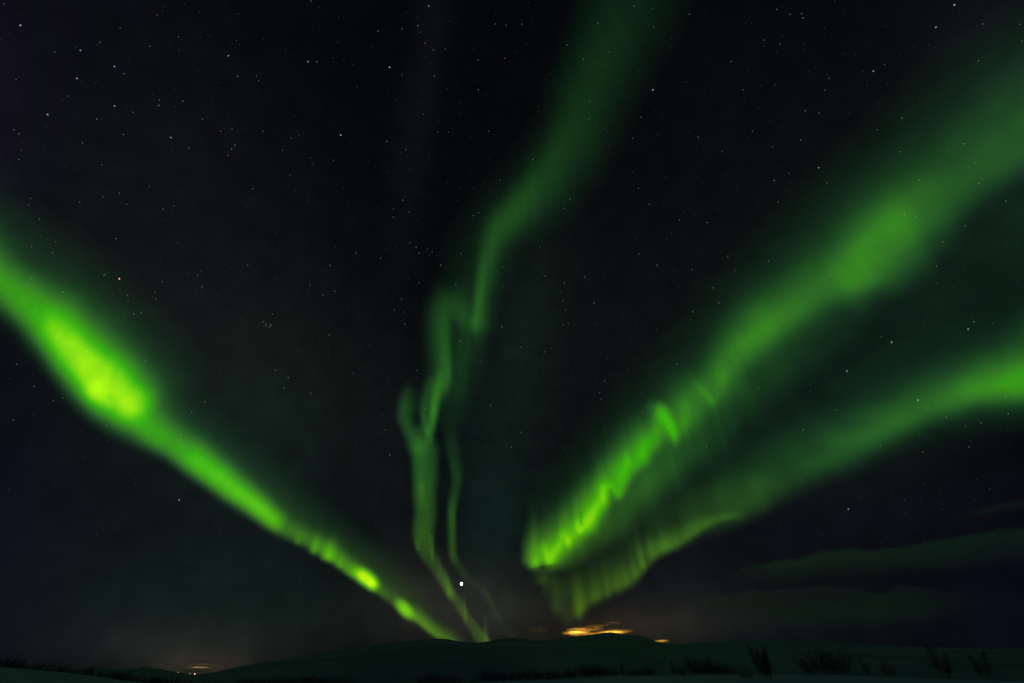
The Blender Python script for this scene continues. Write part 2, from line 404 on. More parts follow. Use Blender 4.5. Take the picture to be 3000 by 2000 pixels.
def mat_snow():
    m, nt, out = nodes('snow')
    geo = nt.nodes.new('ShaderNodeNewGeometry')
    L = nt.links.new
    p = nt.nodes.new('ShaderNodeBsdfPrincipled')
    p.inputs['Roughness'].default_value = 0.75
    n1 = nt.nodes.new('ShaderNodeTexNoise'); n1.inputs['Scale'].default_value = 0.9; n1.inputs['Detail'].default_value = 6
    n2 = nt.nodes.new('ShaderNodeTexNoise'); n2.inputs['Scale'].default_value = 1 / 420.0; n2.inputs['Detail'].default_value = 8
    n2.inputs['Roughness'].default_value = 0.65
    r1 = nt.nodes.new('ShaderNodeValToRGB')
    r1.color_ramp.elements[0].position = 0.3; r1.color_ramp.elements[0].color = (.40, .43, .60, 1)
    r1.color_ramp.elements[1].position = 0.65; r1.color_ramp.elements[1].color = (.56, .59, .76, 1)
    # birch scrub and bare rock on the fells
    r2 = nt.nodes.new('ShaderNodeValToRGB')
    r2.color_ramp.elements[0].position = 0.38; r2.color_ramp.elements[0].color = (.15, .155, .25, 1)
    r2.color_ramp.elements[1].position = 0.62; r2.color_ramp.elements[1].color = (.27, .28, .43, 1)
    ln = nt.nodes.new('ShaderNodeVectorMath'); ln.operation = 'LENGTH'
    mr = nt.nodes.new('ShaderNodeMapRange'); mr.inputs['From Min'].default_value = 120; mr.inputs['From Max'].default_value = 600
    mix = nt.nodes.new('ShaderNodeMixRGB')
    L(geo.outputs['Position'], n1.inputs['Vector']); L(geo.outputs['Position'], n2.inputs['Vector'])
    L(n1.outputs['Fac'], r1.inputs[0]); L(n2.outputs['Fac'], r2.inputs[0])
    L(geo.outputs['Position'], ln.inputs[0]); L(ln.outputs['Value'], mr.inputs['Value'])
    L(mr.outputs[0], mix.inputs[0]); L(r1.outputs[0], mix.inputs[1]); L(r2.outputs[0], mix.inputs[2])
    L(mix.outputs[0], p.inputs['Base Color'])
    b = nt.nodes.new('ShaderNodeBump'); b.inputs['Distance'].default_value = 0.15; b.inputs['Strength'].default_value = 0.5
    L(n1.outputs['Fac'], b.inputs['Height']); L(b.outputs[0], p.inputs['Normal'])
    L(p.outputs[0], out.inputs['Surface'])
    return m


def mat_bark(name, c):
    m, nt, out = nodes(name)
    geo = nt.nodes.new('ShaderNodeNewGeometry')
    n = nt.nodes.new('ShaderNodeTexNoise'); n.inputs['Scale'].default_value = 25; n.inputs['Detail'].default_value = 4
    r = nt.nodes.new('ShaderNodeValToRGB')
    r.color_ramp.elements[0].color = (c[0] * .6, c[1] * .6, c[2] * .6, 1); r.color_ramp.elements[1].color = (c[0] * 1.5, c[1] * 1.5, c[2] * 1.5, 1)
    p = nt.nodes.new('ShaderNodeBsdfPrincipled'); p.inputs['Roughness'].default_value = 0.9
    nt.links.new(geo.outputs['Position'], n.inputs['Vector']); nt.links.new(n.outputs['Fac'], r.inputs[0])
    nt.links.new(r.outputs[0], p.inputs['Base Color']); nt.links.new(p.outputs[0], out.inputs['Surface'])
    return m


GLOW = mat_glow('glow')
BARK = mat_bark('dark_birch_bark', (.13, .12, .115))
TWIG = mat_bark('birch_twigs', (.11, .10, .10))


# ---------------------------------------------------------------- layers in the sky
def slab(name, fields, box, step, H, mat, attr, thick, thr_mask=None):
    """A closed body of air following a layer H metres up: where fields() gives light or cloud, it is there.
    Its underside and top meet at its rim; it is thickest where it is strongest."""
    x0, y0, x1, y1 = box
    xs = np.arange(x0, x1 + step, step); ys = np.arange(y0, y1 + step, step)
    X, Y = np.meshgrid(xs.astype(float), ys.astype(float))
    V, strength = fields(X, Y)
    ny, nx = X.shape
    on = strength > 0
    cell = on[:-1, :-1] | on[1:, :-1] | on[:-1, 1:] | on[1:, 1:]
    used = np.zeros((ny, nx), bool)
    used[:-1, :-1] |= cell; used[1:, :-1] |= cell; used[:-1, 1:] |= cell; used[1:, 1:] |= cell
    idx = -np.ones((ny, nx), int); k = int(used.sum()); idx[used] = np.arange(k)
    d = look(X[used], Y[used])
    dist = shell_dist(d, H)
    th = thick * (0.08 + np.sqrt(np.clip(strength[used] / strength.max(), 0, 1)))
    lowv = d * dist[:, None]
    topv = d * (dist + th * dist / H)[:, None]
    verts = np.concatenate([lowv, topv]); verts[:, 2] += EYE
    a, b, c, e = idx[:-1, :-1][cell], idx[:-1, 1:][cell], idx[1:, 1:][cell], idx[1:, :-1][cell]
    faces = [np.stack([a, b, c, e], 1), np.stack([a + k, e + k, c + k, b + k], 1)]
    cp = np.pad(cell, 1)
    inner = cp[1:-1, 1:-1]
    for nb, (p, q) in ((cp[:-2, 1:-1], ('a', 'b')), (cp[2:, 1:-1], ('c', 'e')), (cp[1:-1, :-2], ('e', 'a')), (cp[1:-1, 2:], ('b', 'c'))):
        m = (inner & ~nb)
        pick = {'a': idx[:-1, :-1], 'b': idx[:-1, 1:], 'c': idx[1:, 1:], 'e': idx[1:, :-1]}
        P, Q = pick[p][m], pick[q][m]
        if len(P):
            faces.append(np.stack([Q, P, P + k, Q + k], 1))
    F = np.concatenate(faces)
    me = bpy.data.meshes.new(name)
    me.vertices.add(len(verts)); me.vertices.foreach_set('co', verts.astype(np.float32).ravel())
    me.loops.add(F.size); me.loops.foreach_set('vertex_index', F.astype(np.int32).ravel())
    me.polygons.add(len(F)); me.polygons.foreach_set('loop_start', np.arange(0, F.size, 4, dtype=np.int32))
    me.update(calc_edges=True)
    me.polygons.foreach_set('use_smooth', np.ones(len(F), bool))
    vv = V[used]
    set_cols(me, attr, np.concatenate([vv, vv]))
    me.materials.append(mat)
    o = bpy.data.objects.new(name, me); col.objects.link(o)
    return o


AURORA = {
    'left': 'broad green aurora band from the left edge to the fell with a brilliant yellow-green patch',
    'middle': 'faint green aurora band folded into thin strands, rising from fell to top edge',
    'right': 'wide green aurora band with a bright zigzag at its lower end, running to upper right',
    'outer': 'lower right green aurora band ending in a fringed veil above the orange clouds',
}
for nm, fn, box, H, thr, warm in BANDS:
    def f(X, Y, fn=fn, thr=thr, warm=warm):
        I = np.maximum(fn(X, Y) - thr, 0); I = I * I / (I + thr)
        return tint(I, X, Y, warm) * 0.5, np.where(I > 0.0009, I, 0)
    o = slab('aurora_band', f, box, 6, H, GLOW, 'glow', 500.0)
    tag(o, AURORA[nm], 'aurora')

# the sky dome, all round the horizon
nu, nv = 560, 200
els = np.radians(-4 + 94 * (np.arange(nv + 1) / nv) ** 1.15)
azs = np.arange(nu) * 2 * math.pi / nu
E, A_ = np.meshgrid(els, azs, indexing='ij')
D = np.stack([np.cos(E) * np.sin(A_), np.cos(E) * np.cos(A_), np.sin(E)], -1)
fwd = D[..., 1] * CP + D[..., 2] * SP
fw = np.maximum(fwd, 0.08)
PX = 1500 + FPX * D[..., 0] / fw
PY = 1000 - FPX * (D[..., 2] * CP - D[..., 1] * SP) / fw
SK = sky_colour(PX, PY)
back = np.clip((0.35 - fwd) / 0.3, 0, 1)[..., None]
SK = SK * (1 - back) + s2l((30, 42, 50)) * back
verts = (D * RSKY).reshape(-1, 3)
faces = []
for j in range(nv):
    for i in range(nu):
        i2 = (i + 1) % nu
        faces.append((j * nu + i, (j + 1) * nu + i, (j + 1) * nu + i2, j * nu + i2))
sky = new_mesh('sky', verts, faces, mat_sky(), smooth=True)
set_cols(sky.data, 'sky_light', SK.reshape(-1, 3))
tag(sky, kind='structure')

# ---------------------------------------------------------------- stars
# tiles of (x0, y0, scale, bright, middling, faint): positions within each part of the view
S = []


def stars(x0, y0, k, mag, s):
    v = s.split()
    for q in v:
        a, b = q.split(',')
        S.append((x0 + float(a) / k, y0 + float(b) / k, mag))


K = 2.352
stars(0, 0, K, 3, "554,349 789,460 530,542 328,791 1177,949 1573,386 2122,427 140,176 2348,931 790,731")
stars(0, 0, K, 2, "376,362 466,663 129,922 147,1036 130,1100 568,986 667,821 703,1136 1083,107 828,195 690,294 1229,255 1034,320 1097,690 1094,727 1260,698 1394,824 1571,1072 1596,1028 1620,997 1767,523 1782,558 1637,528 1629,280 1946,1037 2008,954 2139,1087 2298,1105 2152,1132 1997,1208 1742,1301 1811,906 549,1393 708,1355 820,1331 872,1409 199,1414 212,1367 270,1510 851,927 111,550 1030,1286 1301,1021 2061,932 1598,886 1520,906 917,775 853,509 28,28 2142,9 2184,427 1200,1418 1123,1443 98,895")
stars(0, 0, K, 1, "145,112 71,231 4,276 406,199 521,327 669,312 772,411 883,400 656,574 557,566 713,608 427,692 369,750 320,878 576,922 868,742 697,827 155,987 46,1026 18,1073 65,1124 456,1135 442,1150 515,1162 771,1198 1189,890 1294,923 1232,992 1180,1040 1208,735 1304,696 1379,690 1211,615 1156,443 1233,352 1165,299 1375,89 1270,36 1121,80 1477,144 1380,261 1445,245 1643,97 1850,77 1598,302 1648,312 1363,492 1498,574 1455,739 1572,797 1431,807 1547,885 1670,889 1624,1006 1613,1012 1671,1043 1791,507 1809,563 1894,464 1969,339 1971,364 2004,373 2056,765 2029,802 2094,908 2044,902 2167,941 2167,1119 1972,1298 2032,1316 2297,1387 1699,1421 1766,1401 1413,1157 1422,1185 1298,1208 1324,1285 1449,1439 830,1395 686,1404 1279,1341 1187,1454 1124,1515 210,1520 1815,272 2153,178 2199,53 2334,124 2327,293 2294,400 2304,423 1051,655 1455,683 1229,510 130,532 1398,817 1598,898 1388,954 2122,1386 2124,1375 1619,1021")
stars(1000, 0, K, 3, "332,465 2147,621 602,44")
stars(1000, 0, K, 2, "252,217 418,200 418,517 578,300 1061,167 1134,175 1128,403 542,224 641,524 944,620 737,913 664,909 1017,905 315,976 444,1031 359,1440 357,1498 1554,311 2017,42 2147,58 2155,189 1768,164 1848,358 1667,409 2066,809 2328,1515 2047,1300 2122,1409 2009,955 1704,821 1712,699 1319,1101 1574,1376 1535,1436 947,1466 908,1487 1245,168 940,413 717,339 634,346 526,180 564,788 1095,1240 422,1380 470,1461")
stars(1000, 0, K, 1, "125,288 218,324 109,602 71,410 81,451 16,418 346,464 447,88 419,97 467,86 522,123 716,157 743,147 579,388 606,436 595,546 732,612 796,574 482,627 453,596 381,689 322,647 532,715 824,710 599,815 815,779 787,833 669,838 765,885 769,919 893,951 995,650 943,563 1061,94 1246,139 1316,119 1269,306 1195,359 1365,350 1272,418 1439,515 1079,554 1356,736 1362,766 1374,773 1350,771 1405,618 1476,706 1612,660 1569,650 1583,403 1784,302 1790,337 1792,456 1917,247 1944,195 1948,62 2049,150 2118,182 2045,258 2272,264 2265,330 2235,424 2057,489 1926,566 1960,603 1999,676 1825,725 1850,718 1923,765 2157,759 2215,813 2175,931 2184,995 1782,910 1703,780 1843,1008 1617,1016 1513,1024 1498,1140 1485,889 1187,1098 1017,1099 518,1031 603,1063 553,1079 407,1051 70,984 232,1145 465,1175 482,1168 317,1192 248,1233 525,1220 14,1295 834,1170 892,1179 984,1256 910,1299 1022,1304 1027,1326 1120,1369 1168,1360 1330,1422 1361,1484 1492,1528 1505,1281 1680,1230 1715,1184 1740,1162 1881,1146 2005,1186 1835,1392 1579,1487 2226,1477 2218,1395 2095,1466 562,1330 441,1355 251,1424 45,1385 82,1533 522,1520 662,1244 731,1250 720,1270 816,1300 803,1384 2231,1217 2146,641")
stars(2000, 0, K, 3, "1745,190 1314,492 937,1157 1872,36")
stars(2000, 0, K, 2, "650,67 46,100 333,425 740,101 820,97 829,126 562,279 845,765 941,780 1008,541 980,623 1391,446 2068,167 2339,284 2038,422 996,1261 632,1245 657,1392 272,1046 621,1013 106,942 168,1533 1340,896 1626,1239 1510,814 1938,992 2016,1121 2040,1265 2228,1386 1947,1556 1608,1490 1529,1477 633,587 481,905 814,967 670,306 416,620 733,1196 2326,170 1498,1046")
stars(2000, 0, K, 1, "160,93 258,181 433,156 474,162 879,76 1048,8 1110,86 1401,186 1910,90 1882,37 1027,265 562,322 650,366 448,491 682,249 836,300 835,341 996,513 867,497 1243,493 1501,377 1270,588 1798,493 1831,584 1797,661 2067,624 1677,696 1629,683 1572,751 2171,753 1902,834 30,567 8,567 201,657 429,702 518,743 602,843 682,866 540,590 749,612 1189,375 1106,371 1596,329 1695,313 1344,717 1449,727 1151,775 1145,788 1141,906 1283,976 1317,939 1174,1123 1048,1188 1075,1298 1023,1417 784,1502 676,1148 690,1261 293,1212 101,1218 92,1011 23,1018 113,959 47,917 36,854 447,948 1414,1032 1455,1069 1558,1137 1636,1094 1525,1193 1693,1332 1750,1317 1655,1326 1832,1017 2188,1323 2071,1308 2161,1439 1817,1438 1206,1524 1450,1532 1470,1528 1645,1543 1394,1555 1130,1399 1357,1206 613,1490 531,1419 83,1478 10,1463 100,1523 248,1447 371,1305 718,1303 747,1262 1925,261 1284,184 978,198 898,1031")
stars(0, 667, K, 3, "822,352")
stars(0, 667, K, 2, "974,586 1118,372 218,129 218,351 188,394 384,98 362,171 437,444 249,562 715,328 725,323 877,466 1068,446 1073,489 884,505 1225,106 2137,394 2273,260 2224,465 2306,437 799,75 1003,918 1411,1198 1321,1270 1248,1423 1262,1369 431,1170 368,1190 485,886 392,755 115,940 92,1323 1386,303 1362,327 1707,258 1986,1032 1958,1104 1899,980 2140,1139 1815,648 1832,663 1861,668 1855,685 1868,672 1834,678 1877,595 235,1092 732,1363 2270,738 600,853 923,594 1391,407")
stars(0, 667, K, 1, "235,35 280,58 564,22 315,200 567,171 859,151 1110,211 1086,264 1234,47 1292,69 1313,170 1406,92 1523,66 1676,67 1879,106 2028,67 2077,97 1801,100 1898,39 1592,275 1905,350 1838,389 1744,377 751,337 714,430 826,427 869,433 830,448 833,457 913,456 871,468 785,506 809,531 776,460 1050,478 1011,507 1153,420 1187,484 1056,602 668,510 637,556 578,483 375,426 494,638 633,648 393,634 362,638 823,609 857,604 851,636 823,632 1387,288 1355,426 1393,426 1341,465 1300,383 1291,313 1552,553 1563,557 1370,583 1661,624 1498,462 1677,503 1697,600 1377,715 1324,748 1242,667 1183,618 1098,742 954,790 838,756 1700,787 1658,848 1641,834 1411,823 1518,982 1643,984 1166,996 1077,1104 1932,979 1886,965 2119,429 2221,402 2258,296 2094,205 2309,129 2198,768 2196,800 2061,838 2263,851 2264,875 2240,963 2315,947 1941,866 2124,1171 2240,1304 2025,1085 1950,1162 2030,1280 1964,765 1924,806 223,1007 65,1040 389,1058 543,1240 235,1287 671,1270 740,1464 206,1477 970,1505 785,1320 633,857 688,1020 799,1006 545,891 490,825 527,785 409,962 262,756 1168,1334 1473,1270 1311,1243 1256,1027 1955,1432 2074,1354 1788,674 1887,661 1799,655 206,617 571,1054 640,1040 696,1002")
stars(1000, 667, K, 2, "102,172 270,208 473,104 516,135 625,167 593,148 537,175 534,379 416,489 365,564 685,258 825,178 1371,139 1404,332 1538,381 1525,503 1547,567 1527,669 1740,519 2176,259 2314,936 821,780 1239,821 1027,1221 305,1392 1172,1510 333,1564 85,1003 521,983 603,985 1815,1054 2070,1267 2250,1377 429,580 436,665 1106,682 1564,658 1400,854 962,921 1236,1408 581,1247 1110,270 1677,339 1779,1134 1789,1180 2051,181 788,393")
stars(1000, 667, K, 1, "418,15 303,149 336,119 382,131 41,357 105,356 124,603 59,581 43,547 353,506 421,346 464,351 541,658 417,647 330,754 283,704 189,810 168,952 150,1029 326,1056 459,1124 364,1143 170,1192 99,1465 189,1445 285,1426 359,1290 404,1322 386,1438 283,1286 846,248 952,178 806,227 920,90 657,190 610,190 583,165 697,186 1065,297 1140,282 1117,411 1348,346 1388,417 1372,546 1121,597 1132,838 1097,824 1116,763 1418,748 1450,780 1449,829 1572,764 1397,153 1377,92 1572,47 1637,50 1518,15 1624,262 1698,394 1512,438 1516,449 1536,661 1758,663 1767,669 1800,601 1943,580 1848,563 2078,553 1992,429 1811,322 1928,184 2030,78 2077,54 2113,219 2235,368 2291,292 2302,586 2323,407 2248,82 2273,37 2245,660 2174,700 2110,657 2031,644 2167,455 1995,805 2265,884 2068,941 2007,963 1972,974 2125,957 2118,1002 1833,894 1388,902 1287,906 1188,938 1250,938 1565,930 1339,971 1587,1012 1447,1034 1395,1009 1504,1080 1257,1095 1168,1165 1173,1216 1291,1180 1256,1342 1414,1293 1421,1346 1453,1277 1506,1198 1800,1134 1870,1212 1795,1309 1895,1418 2033,1090 2251,1197 2155,1232 905,1416 786,1489 1007,1387 936,1369 993,1513 1350,1490 1642,1434 1536,1520 878,1193 920,933 957,863 689,1161 685,899 748,975 846,876 687,721 815,681 1492,1379 1815,1356 1755,1044")
stars(2000, 667, K, 3, "1131,986 1440,788 1967,698 1622,1187")
stars(2000, 667, K, 2, "358,295 593,231 311,197 66,289 1795,97 1748,266 1757,383 1370,749 2008,647 2141,658 1021,327 210,415 249,516 70,579 518,1103 878,1128 1055,1254 1817,1304 2054,1342 898,1462 831,1392 1950,1368 2227,1161 2243,1280 1655,1542 1362,1500 1973,1508 163,1507 1666,410 1437,555 341,945 2322,1111 2262,50 667,125 1010,969 1165,181 844,932 767,945 1418,357 1388,412 1366,452 1079,142")
stars(2000, 667, K, 1, "232,130 243,359 76,357 76,395 201,437 47,469 50,633 72,639 112,323 871,64 823,87 759,116 863,155 690,51 1060,94 1110,162 1278,143 1693,76 1980,58 2140,196 2072,215 2149,140 2241,125 2306,370 1740,223 1720,323 1823,341 1860,407 1631,272 1441,195 1455,490 1307,494 1237,440 1241,552 1635,465 1748,574 1679,603 1733,648 1723,626 1659,641 1697,758 1998,615 2084,489 2024,474 1937,278 2234,784 2190,779 2220,711 1491,664 1158,720 1139,755 1115,747 1074,832 1176,884 1256,908 1387,836 1349,815 1461,861 1366,879 970,879 1025,941 865,1004 985,1030 953,1053 944,1082 1010,1071 1059,1078 1214,1077 884,1076 718,1156 549,1049 502,1115 588,1033 488,1222 489,1331 570,1362 627,1459 526,1478 751,1528 778,1239 775,1306 954,1245 1014,1216 1250,1179 1328,1234 1480,1033 1706,1157 1666,1141 1581,1135 1697,1229 1739,1206 1801,1242 1740,1220 1617,1319 1734,1362 1861,1373 1897,1360 1970,1379 2176,1386 2240,1368 2104,1333 1682,1449 1629,1423 2035,1214 2181,994 2066,1051 2290,947 2230,876 989,1409 953,1546 835,659 839,686 795,767 837,839 782,786 596,887 571,897 535,935 459,893 359,852 435,750 466,745 597,675 663,670 529,674 358,716 225,661 194,629 131,577 492,593 298,564 425,470 554,380 378,381 453,392 640,484 597,512 711,416 893,421 900,384 1020,403 1032,512 1068,493 1004,600 983,637 955,737 1360,582 13,849 120,902 206,1159 239,1177 142,1259 171,1413 34,1404 62,1098 1988,1468 1893,1522 2255,1501")
stars(0, 1200, K, 3, "1234,620")
stars(0, 1200, K, 2, "379,522 1440,824 1309,1036 669,861 62,547 148,483 1791,446 1902,650 932,512 1943,1152 1385,1422 730,1188 1900,340 1669,745")
stars(0, 1200, K, 1, "573,330 929,478 128,408 400,512 1249,604 770,428 1557,390 1262,396 1540,972 785,1067 774,1100 593,792 2089,734 2094,760 2035,568 1988,400 1936,584 2305,1125 1690,1104 1558,1164 1479,1250 1326,1186 2067,1184 2149,1187 1649,291 1421,339 1332,640 1320,555 1501,721 1515,847 2134,312 1047,732 1770,627")
stars(1000, 1400, K, 2, "387,203 256,556 1162,605 2021,192 2250,129 1969,918")
stars(1000, 1400, K, 1, "278,38 235,324 48,426 107,687 337,704 465,749 614,851 914,17 993,22 828,214 834,346 827,430 1008,179 1056,262 1057,398 1227,343 1437,71 1456,174 776,62 740,83 715,53 572,260 1252,466 1768,368 1821,366 1976,319 2265,179 2173,412 2216,480 1438,489 1215,741 1637,959 540,57 698,120 742,609 1627,25")
stars(1800, 1400, 1.96, 3, "1343,177")
stars(1800, 1400, 1.96, 2, "711,394 992,413 1756,130 2069,128 1472,821 951,247 1781,362 1406,177 2083,3 878,385")
stars(1800, 1400, 1.96, 1, "615,17 1095,73 1174,53 1203,173 863,170 848,237 1192,320 1701,301 1749,288 1863,68 1889,147 1882,181 1773,30 2155,60 2000,489 1536,371 696,215 609,223 1412,122 1269,405 721,328 974,414 1670,203 1594,86 1667,124 2246,1034 1170,747 528,225")

SIZE = {1: .80, 2: 1.15, 3: 1.6}
POW = {1: .08, 2: .21, 3: .7}
hues = {'white': (1, 1, 1), 'blue': (.62, .72, 1), 'warm': (1, .74, .52)}
star_mats = {(h, m): mat_emit('star_light_' + h, c, POW[m]) for h, c in hues.items() for m in (1, 2, 3)}
star_mats[('orange', 3)] = mat_emit('star_light_orange', (1, .42, .26), 3.0)

# an octahedron split once: round enough for a point of light
def ball(k=1):
    import bmesh
    bm = bmesh.new(); bmesh.ops.create_icosphere(bm, subdivisions=k, radius=1.0)
    v = [tuple(q.co) for q in bm.verts]; f = [tuple(q.index for q in p.verts) for p in bm.faces]
    bm.free()
    return v, f


SV, SF = ball(1)
star_meshes = {}
NAMED = {
    (349, 817): 'orange star beside a cluster of small stars, above the left aurora band',
    (500, 403): 'bright blue-white star high in the dark left half of the sky, above the tight cluster',
    (998, 396): 'bright star alone in the dark upper sky beside the faint grey streak',
    (139, 336): 'bright elongated blue star close to the left edge in the upper part of the sky',
    (669, 164): 'left one of the two bright blue stars high on the left below the top edge',
    (902, 181): 'right one of the two bright blue stars high on the left below the top edge',
    (1913, 264): 'bright star just right of the faint upper part of the middle aurora band',
    (2742, 81): 'bright elongated star in the upper right corner of the sky',
    (2481, 1086): 'brightest star in the dark gap between the two right-hand aurora bands',
    (2612, 1002): 'orange-tinted bright star in the gap between the right-hand aurora bands',
    (2836, 964): 'blue star in the gap between the right-hand aurora bands, nearest the right edge',
    (2690, 1172): 'bright white star on the upper rim of the lower right aurora band',
    (525, 1464): 'brightest star in the dark sky below the left aurora band',
    (2485, 1490): 'brightest star in the dark sky below the lower right aurora band',
    (60, 75): 'bright pinkish star in the upper left corner of the sky',
}
COUNT3 = set()
S.sort(key=lambda s: -s[2])
S3 = [s for s in S if s[2] >= 2][:290]
rest = [s for s in S if s not in set(S3)]


def one_star(x, y, m, hue):
    key = (hue, m)
    if key not in star_meshes:
        me = bpy.data.meshes.new('star')
        me.from_pydata([tuple(c for c in v) for v in SV], [], SF)
        me.materials.append(star_mats[key])
        star_meshes[key] = me
    o = bpy.data.objects.new('star', star_meshes[key])
    col.objects.link(o)
    off = math.hypot(x - 1500, y - 1000) / FPX
    dist = 186000.0
    p = at(x, y, dist)
    o.location = p
    # true angular size shrinks off axis so that it keeps its apparent width
    r = SIZE[m] / FPX * dist * random.uniform(.85, 1.15) / (1 + off * off) ** .5
    o.scale = (r, r, r)
    return o


NEAR3 = list(NAMED)
for (x, y, m) in S3:
    lab = None
    for k in NEAR3:
        if math.hypot(k[0] - x, k[1] - y) < 9:
            lab = NAMED[k]
    u = random.random()
    hue = 'blue' if u < .34 else ('warm' if u > .90 else 'white')
    if m == 3:
        hue = 'blue'
    if lab and 'orange star' in lab: hue = 'orange'
    if lab and 'orange-tinted' in lab: hue = 'warm'
    o = one_star(x, y, m, hue)
    if lab:
        tag(o, lab, 'star')
    elif 750 < x < 805 and 930 < y < 970:
        tag(o, 'star of the tight little cluster of seven stars on the left half of the sky', 'star', 'stars of the tight cluster')
    elif 1190 < x < 1275 and 700 < y < 750:
        tag(o, 'star of the loose chain left of the middle aurora band', 'star', 'stars of the loose chain')
    elif m == 3:
        tag(o, 'bright blue-white star standing out from the small stars round it', 'star', 'bright stars')
    else:
        tag(o, 'small sharp white star scattered over the night sky', 'star', 'small stars')

# the host of faint stars
V, F, M = [], [], []
faint = [(x, y, SIZE[1] * random.uniform(.75, 1.1)) for x, y, m in rest]
for _ in range(900):
    faint.append((random.uniform(-600, 3600), random.uniform(-420, 1740), abs(random.gauss(0, .22)) + .22))
base_v = np.array(SV)
for x, y, r in faint:
    off = math.hypot(x - 1500, y - 1000) / FPX
    k = len(V)
    c = at(x, y, 187000.0)
    V.extend((base_v * (r / FPX * 187000.0 / (1 + off * off) ** .5) + c).tolist())
    F.extend([tuple(i + k for i in f) for f in SF])
o = new_mesh('faint_stars', V, F, star_mats[('white', 1)])
tag(o, 'countless faint stars sprinkled over the whole sky', 'stars', kind='stuff')

# the planet low over the fell
pv, pf = ball(3)
pl = new_mesh('planet', pv, pf, mat_emit('planet_light', (1, .97, .93), 6.0))
pl.location = at(1352, 1709, 185000.0)
r = 4.1 / FPX * 185000.0 * .8
pl.scale = (r * .92, r, r * 1.1)
tag(pl, 'brilliant white planet low over the fell beside the middle aurora strands', 'planet')

# ---------------------------------------------------------------- ground
def az_el(x, y):
    d = look(x, y)
    return np.arctan2(d[..., 0], d[..., 1]), np.arctan2(d[..., 2], np.hypot(d[..., 0], d[..., 1]))


NEARC = [(-600, 1925), (-200, 1932), (0, 1948), (100, 1958), (200, 1969), (300, 1981), (400, 1996), (560, 2012), (1000, 2010), (1300, 2000), (1430, 1993), (1560, 1986), (1700, 1980), (1800, 1976), (2000, 1974),
         (2300, 1972), (2500, 1976), (2650, 1982), (2800, 1986), (3000, 1990), (3600, 2000)]
MIDC = [(-600, 1960), (0, 1990), (500, 2000), (1000, 2010), (2000, 1998), (3000, 2010), (3600, 2010)]
FARC = [(-600, 1930), (0, 1944), (120, 1952), (200, 1956), (280, 1964), (350, 1960), (385, 1959), (400, 1957), (412, 1954), (424, 1952), (436, 1953), (448, 1957), (466, 1957), (482, 1961), (500, 1963), (518, 1968), (540, 1969), (575, 1974), (620, 1968), (680, 1956), (760, 1941), (850, 1929), (930, 1914), (1000, 1904),
        (1050, 1897), (1100, 1890), (1160, 1882), (1210, 1877), (1255, 1872), (1290, 1871), (1315, 1872), (1340, 1877), (1390, 1881), (1430, 1878), (1460, 1871), (1500, 1867), (1530, 1869), (1570, 1873), (1610, 1873), (1660, 1868),
        (1700, 1862), (1740, 1859), (1770, 1855), (1790, 1853), (1815, 1856), (1845, 1860), (1878, 1862), (1895, 1867), (1915, 1877), (1935, 1881), (1960, 1883), (2000, 1884), (2080, 1880), (2160, 1876), (2260, 1874), (2360, 1878),
        (2500, 1886), (2650, 1894), (2800, 1896), (3000, 1900), (3600, 1930)]


def profile(P):
    P = np.array(P, float)
    a, e = az_el(P[:, 0], P[:, 1])
    return a, e


PN, PM, PF = profile(NEARC), profile(MIDC), profile(FARC)
from mathutils import noise as mnoise, Vector
azr = np.concatenate([np.arange(-60, 60, .16), np.arange(60, 300, 3.0)]) * math.pi / 180
rad = np.concatenate([[0.01], np.geomspace(2, 62, 34), np.geomspace(66, 900, 30), np.geomspace(1000, 5000, 34)[:], np.geomspace(5400, 9000, 8), [16000, 40000, 110000, 190000]])
logr = np.log(rad)
NR = len(rad)
H = np.zeros((NR, len(azr)))
for i, a in enumerate(azr):
    aa = a if a < math.pi else a - 2 * math.pi
    en, em, ef = (np.interp(aa, p[0], p[1]) for p in (PN, PM, PF))
    z_n = EYE + 60 * math.tan(en)
    z_m = EYE + 900 * math.tan(em)
    z_f = EYE + 5000 * math.tan(ef)
    side = min(1, max(0, (abs(aa) - math.radians(60)) / math.radians(40)))
    z_n *= 1 - side; z_m = z_m * (1 - side) - 10 * side; z_f = z_f * (1 - side) + 120 * side
    # control heights against distance, in steps of the logarithm
    cr = np.log([0.01, 12, 60, 100, 300, 900, 2200, 5000, 9000, 16000, 40000, 190000])
    cz = [0, 0.0, z_n, z_n - 1.2, z_m * .25 - 6, z_m, z_m + (z_f - z_m) * .34, z_f, z_f - 160, -60, -150, -900]
    H[:, i] = np.interp(logr, cr, cz)
verts, faces = [], []
for j in range(NR):
    for i, a in enumerate(azr):
        x, y = rad[j] * math.sin(a), rad[j] * math.cos(a)
        z = H[j, i]
        r = rad[j]
        if r > 3 and r < 8000:
            amp = 0.035 if r < 58 else (0.10 if r < 140 else min(9, r * .0016))
            sc_ = max(3.0, r * .12)
            z += amp * mnoise.fractal(Vector((x / sc_, y / sc_, 1.7)), 1.0, 2.0, 4)
        verts.append((x, y, z))
na = len(azr)
for j in range(NR - 1):
    for i in range(na):
        i2 = (i + 1) % na
        faces.append((j * na + i, j * na + i2, (j + 1) * na + i2, (j + 1) * na + i))
ground = new_mesh('snow_ground', verts, faces, mat_snow(), smooth=True)
tag(ground, kind='structure')


def ground_z(a, r):
    i = int(np.argmin(np.abs(azr - a)))
    return float(np.interp(math.log(r), logr, [verts[j * na + i][2] for j in range(NR)]))


